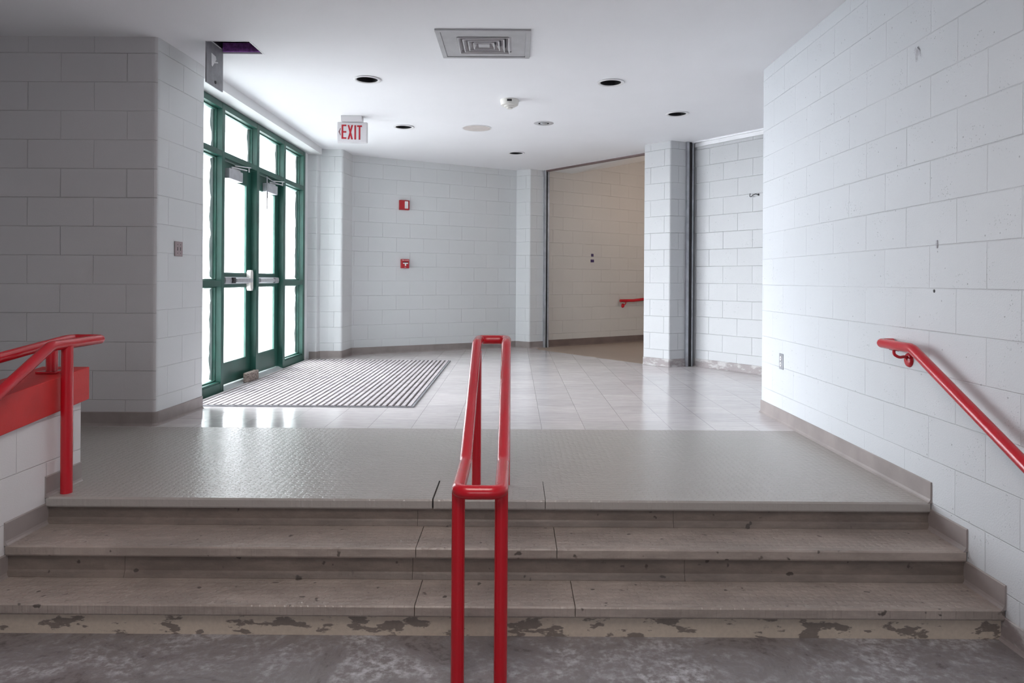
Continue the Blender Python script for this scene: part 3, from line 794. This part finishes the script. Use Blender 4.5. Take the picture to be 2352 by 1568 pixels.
for k in range(4):
    h=.180-.036*k
    z0_=CEIL-.012; 
    part('louvre',louvre((h,h*.93),z0_,(h-.024,(h-.024)*.93),CEIL+.022),'signwhite',vt)
mb=MB(); mb.box(cx_-.040,cx_+.040,cy_-.036,cy_+.036,CEIL-.012,CEIL-.006); part('centre_plate',mb,'grey',vt,bevel=.002)
mb=MB(); mb.box(-.41,-.055,4.875,5.205,CEIL+.14,CEIL+.15); part('duct_back',mb,'black',vt)
# smoke detector
sd=empty('smoke_detector',(-.063,6.60,CEIL)); tag(sd,'white round smoke detector with stepped body on the ceiling','smoke detector')
m=MB(); m.lathe([(0,.001),(.088,.001),(.088,-.012),(.080,-.050),(.072,-.054),(.045,-.056)],40); m.build('base','offwhite',sd,smooth=True)
m=MB(); m.lathe([(.052,-.052),(.050,-.066),(.030,-.070),(.028,-.082),(.0,-.083)],32); m.build('sensor_cap','offwhite',sd,smooth=True)
m=MB(); m.box(-.022,.022,-.0885,-.080,-.030,-.012); m.build('sensor_slot','black',sd)
# small round fitting
sp=empty('ceiling_speaker',(.299,7.57,CEIL)); tag(sp,'small round silver ceiling fitting with recessed centre, right of the beige cover','ceiling fitting')
m=MB(); m.lathe([(.060,.01),(.060,-.004),(.100,-.004),(.108,-.001),(.108,.001)],40); m.build('trim_ring','grey',sp,smooth=True)
m=MB(); m.lathe([(.059,.0),(.055,.04),(.0,.05)],32); m.build('recess','black',sp,smooth=True)
m=MB(); m.lathe([(.042,.02),(.040,-.006),(.020,-.012),(0,-.013)],28); m.build('centre_disc','alu',sp,smooth=True)
m=MB(); m.lathe([(0,-.003),(.12,-.005),(.150,-.004),(.165,.0),(.165,.002)],48,(0,0,0)); o=m.build('cover_plate','beige',None,smooth=True,loc=(-.439,7.832,CEIL)); tag(o,'large round beige cover plate on the ceiling between exit sign and silver fitting','cover plate')
m=MB(); m.lathe([(.166,-.0005),(.168,-.004),(.157,-.006),(.152,-.0045)],48); q=m.build('rim','white',o,smooth=True)
# hatch door hanging from the ceiling hole
hd=empty('access_hatch',(-2.215,5.15,CEIL)); tag(hd,'grey sheet-metal access hatch hanging open from ceiling hole near the entrance','hatch')
mb=MB(); mb.box(-2.222,-2.212,5.005,5.286,CEIL-.292,CEIL+.02); part('panel',mb,'hatch',hd,bevel=.001)
mb=MB(); frame_ring(mb,-2.222,-1.905,5.001,5.291,.008,CEIL-.003,CEIL+.006); part('frame',mb,'white',hd)
mb=MB(); mb.face([(-2.211,5.085,CEIL-.150),(-2.211,5.10,CEIL-.155),(-2.2108,5.165,CEIL-.085),(-2.211,5.155,CEIL-.065),(-2.211,5.08,CEIL-.060)])
mb.face([(-2.209,5.12,CEIL-.125),(-2.207,5.185,CEIL-.105),(-2.207,5.185,CEIL-.098),(-2.209,5.12,CEIL-.112)])
part('torn_label',mb,'paper',hd)
mb=MB(); mb.lathe([(0,.006),(.010,.006),(.012,0)],16,(-2.212,5.15,CEIL-.255),'x'); part('latch',mb,'darkmetal',hd)
# exit sign
es=empty('exit_sign',(-1.71,7.33,2.57),.03); tag(es,'white exit sign with red letters hanging from the ceiling','exit sign')
m=MB(); m.prism([(-.055,.107),(.045,.107),(.035,.165),(-.065,.165)],'x',-.108,.108); m.build('canopy','signwhite',es,bevel=.003)
m=MB(); m.box(-.157,.157,-.022,.022,-.109,.106); m.build('housing','signwhite',es,bevel=.008)
k_=.314/1100
def SX(u): return (u-1060)*k_
def SZ(v): return (860-v)*k_*.98
def letter(m,polys,y=-.0222,t=.0012):
    for P in polys:
        A=[(SX(u),y-t,SZ(v)) for u,v in P]; B=[(SX(u),y+.001,SZ(v)) for u,v in P]
        m.face(A); m.face(B[::-1])
        for i in range(len(P)): j=(i+1)%len(P); m.face([A[i],A[j],B[j],B[i]])
E1=[(680,580),(742,580),(742,1110),(680,1110)]
Es=[E1]+[[(742,a),(855,a),(855,b),(742,b)] for a,b in ((580,638),(822,880),(1052,1110))]
Xs=[[(897,592),(958,592),(1092,1125),(1030,1125)],[(1036,592),(1097,592),(960,1125),(897,1125)]]
Is=[[(1143,598),(1205,598),(1205,1130),(1143,1130)]]
Ts=[[(1242,602),(1422,602),(1422,660),(1242,660)],[(1302,660),(1362,660),(1362,1135),(1302,1135)]]
for P_ in (Es,Xs[:1]+Xs[1:],Is,Ts):
    m=MB()
    if P_[0] is Xs[0]:
        letter(m,[P_[0]]); letter(m,[P_[1]],y=-.0220)
    else: letter(m,P_)
    o=m.build('letter','signred',es)
m=MB(); letter(m,[[(575,845),(632,712),(650,722),(622,800),(612,845),(622,890),(650,970),(632,978)]]); m.build('arrow','maroon',es)
# ================================================================= WALL FITTINGS
aw=math.atan2(.4905,.8713)
def on_back(name,t,z,label,cat):
    e=empty(name,(-2.233+.8713*t,9.59+.4905*t,z),aw); tag(e,label,cat); return e     # local -Y faces the room
fs=on_back('fire_strobe',.74,2.090,'red fire alarm strobe with white lens, upper device on the back wall','fire alarm')
m=MB(); m.box(-.072,.072,-.045,0,-.068,.068); m.build('housing','redplastic',fs,bevel=.004)
m=MB(); m.box(-.002,.046,-.062,-.045,-.050,.052); m.build('lens','white',fs,bevel=.005)
m=MB(); m.box(.008,.014,-.0635,-.062,-.045,.045); m.build('lens_mark','grey',fs)
ps=on_back('fire_pull_station',.755,1.262,'red manual fire pull station with white T-shaped handle, lower device on the back wall','fire alarm')
m=MB(); m.box(-.058,.058,-.045,0,-.066,.062); m.build('housing','redplastic',ps,bevel=.004)
m=MB(); m.box(-.036,.036,-.054,-.045,-.004,.012); m.box(-.010,.010,-.054,-.045,-.032,-.004); m.build('pull_handle','white',ps,bevel=.002)
m=MB(); m.box(-.040,.040,-.0465,-.0448,.014,.024); m.build('handle_recess','black',ps)
def text(s_,size,par,loc,m,rot=(R90,0,0)):
    c=bpy.data.curves.new('t','FONT'); c.body=s_; c.size=size; c.align_x='CENTER'; c.extrude=.0004
    t=bpy.data.objects.new('t',c); COL.objects.link(t); bpy.context.view_layer.update()
    me=bpy.data.meshes.new_from_object(t.evaluated_get(bpy.context.evaluated_depsgraph_get())); bpy.data.objects.remove(t)
    me.materials.clear(); me.materials.append(M[m]); o=bpy.data.objects.new('lettering',me); COL.objects.link(o); o.parent=par; o.location=loc; o.rotation_euler=rot
    return o
text('FIRE ALARM',.019,ps,(0,-.0455,.040),'paper'); text('PULL',.012,ps,(0,-.0455,-.056),'paper')
# outlet on right wall
ol=empty('wall_outlet',(1.98,5.195,.452)); tag(ol,'metal duplex electrical outlet low on the right wall near its far corner','outlet')
m=MB(); m.box(-.006,.001,-.036,.036,-.058,.058); m.build('cover_plate','steel',ol,bevel=.002)
for z in (-.022,.022):
    m=MB(); m.lathe([(0,-.0095),(.0165,-.0095),(.018,-.005)],20,(0,0,z),'x'); r=m.build('receptacle','white',ol,smooth=True)
    m=MB(); m.box(-.0102,-.009,-.008,-.005,z-.006,z+.006); m.box(-.0102,-.009,.005,.008,z-.005,z+.005); q=m.build('slot','black',None); q.parent=r
# the switch plate on left jamb
sw=empty('switch_plate',(-2.507,5.215,1.257),math.atan2(-.02,.68)*0); tag(sw,'brownish double switch plate on the wall beside the entrance','light switch')
m=MB(); m.box(-.002,.006,-.057,.057,-.055,.055); m.build('cover_plate','plate',sw,bevel=.002)
for y in (-.022,.022):
    m=MB(); m.box(.005,.0066,y-.005,y+.005,-.013,.013); m.build('switch_slot','black',sw)
    for z in (-.032,.032):
        m=MB(); m.lathe([(0,.0072),(.003,.0072),(.0035,.005)],10,(0,y,z),'x'); m.build('screw','darkmetal',sw)
# plaques on corridor wall
for z,wd,hh,lb in ((1.451,.047,.045,'small square dark indigo plaque on the corridor wall, upper of two'),(1.357,.068,.045,'small oblong dark indigo plaque on the corridor wall, lower of two')):
    p=cw(.922,.0,z); m=MB(); m.box(-wd/2,wd/2,-.006,.001,-hh/2,hh/2); m.box(-wd*.2,wd*.25,-.0065,-.006,-hh*.15,hh*.15)
    o=m.build('wall_plaque','indigo',loc=tuple(p)); o.rotation_euler=(0,0,math.atan2(.5744,.8185)); tag(o,lb,'plaque')
# bent wire on far right wall
P0=Vector((2.649+off[0]*.9,7.869+off[1]*.9,2.015)); dd_=Vector((d[0],d[1],0)); nn_=Vector((-.8178,-.5753,0))
pts=[P0+dd_*.05+nn_*.002,P0+dd_*.03+nn_*.02+Vector((0,0,.008)),P0+dd_*.005+nn_*.03,P0-dd_*.02+nn_*.03+Vector((0,0,-.02)),P0-dd_*.04+nn_*.03+Vector((0,0,-.015)),P0-dd_*.035+nn_*.03+Vector((0,0,.02))]
m=MB(); m.tube(fillet(pts,.01,False,4),.004,8); m.lathe([(0,-.004),(.011,-.004),(.011,.006),(0,.006)],12,tuple(P0+dd_*.055),'y')
o=m.build('wire_hook','black'); tag(o,'bent dark wire hook on the far right block wall','hook')
# remnants on the right wall
m=MB(); m.face([(1.979,3.43,2.15),(1.9785,3.45,2.205),(1.978,3.49,2.20),(1.9785,3.478,2.175),(1.979,3.475,2.135),(1.979,3.463,2.135),(1.979,3.46,2.16)][::-1])
m.face([(1.976,3.435,2.18),(1.970,3.46,2.21),(1.978,3.485,2.195),(1.977,3.46,2.175)])
o=m.build('tape_remnant','tape'); tag(o,'torn grey tape remnant high on the right wall','tape')
m=MB(); m.lathe([(0,-.006),(.006,-.006),(.007,0)],12,(1.98,3.288,1.222),'x'); m.box(1.975,1.9795,3.284,3.293,1.205,1.243)
o=m.build('wall_anchor','tape'); tag(o,'small grey plastic anchor strip left in the right wall','anchor')
m=MB(); m.lathe([(0,-.001),(.008,-.001),(.008,.0005)],12,(1.98,3.31,1.004),'x')  # dark disc standing in for a hole in the wall
o=m.build('screw','black'); tag(o,'tiny dark disc for a hole in right wall below the grey anchor','screw')
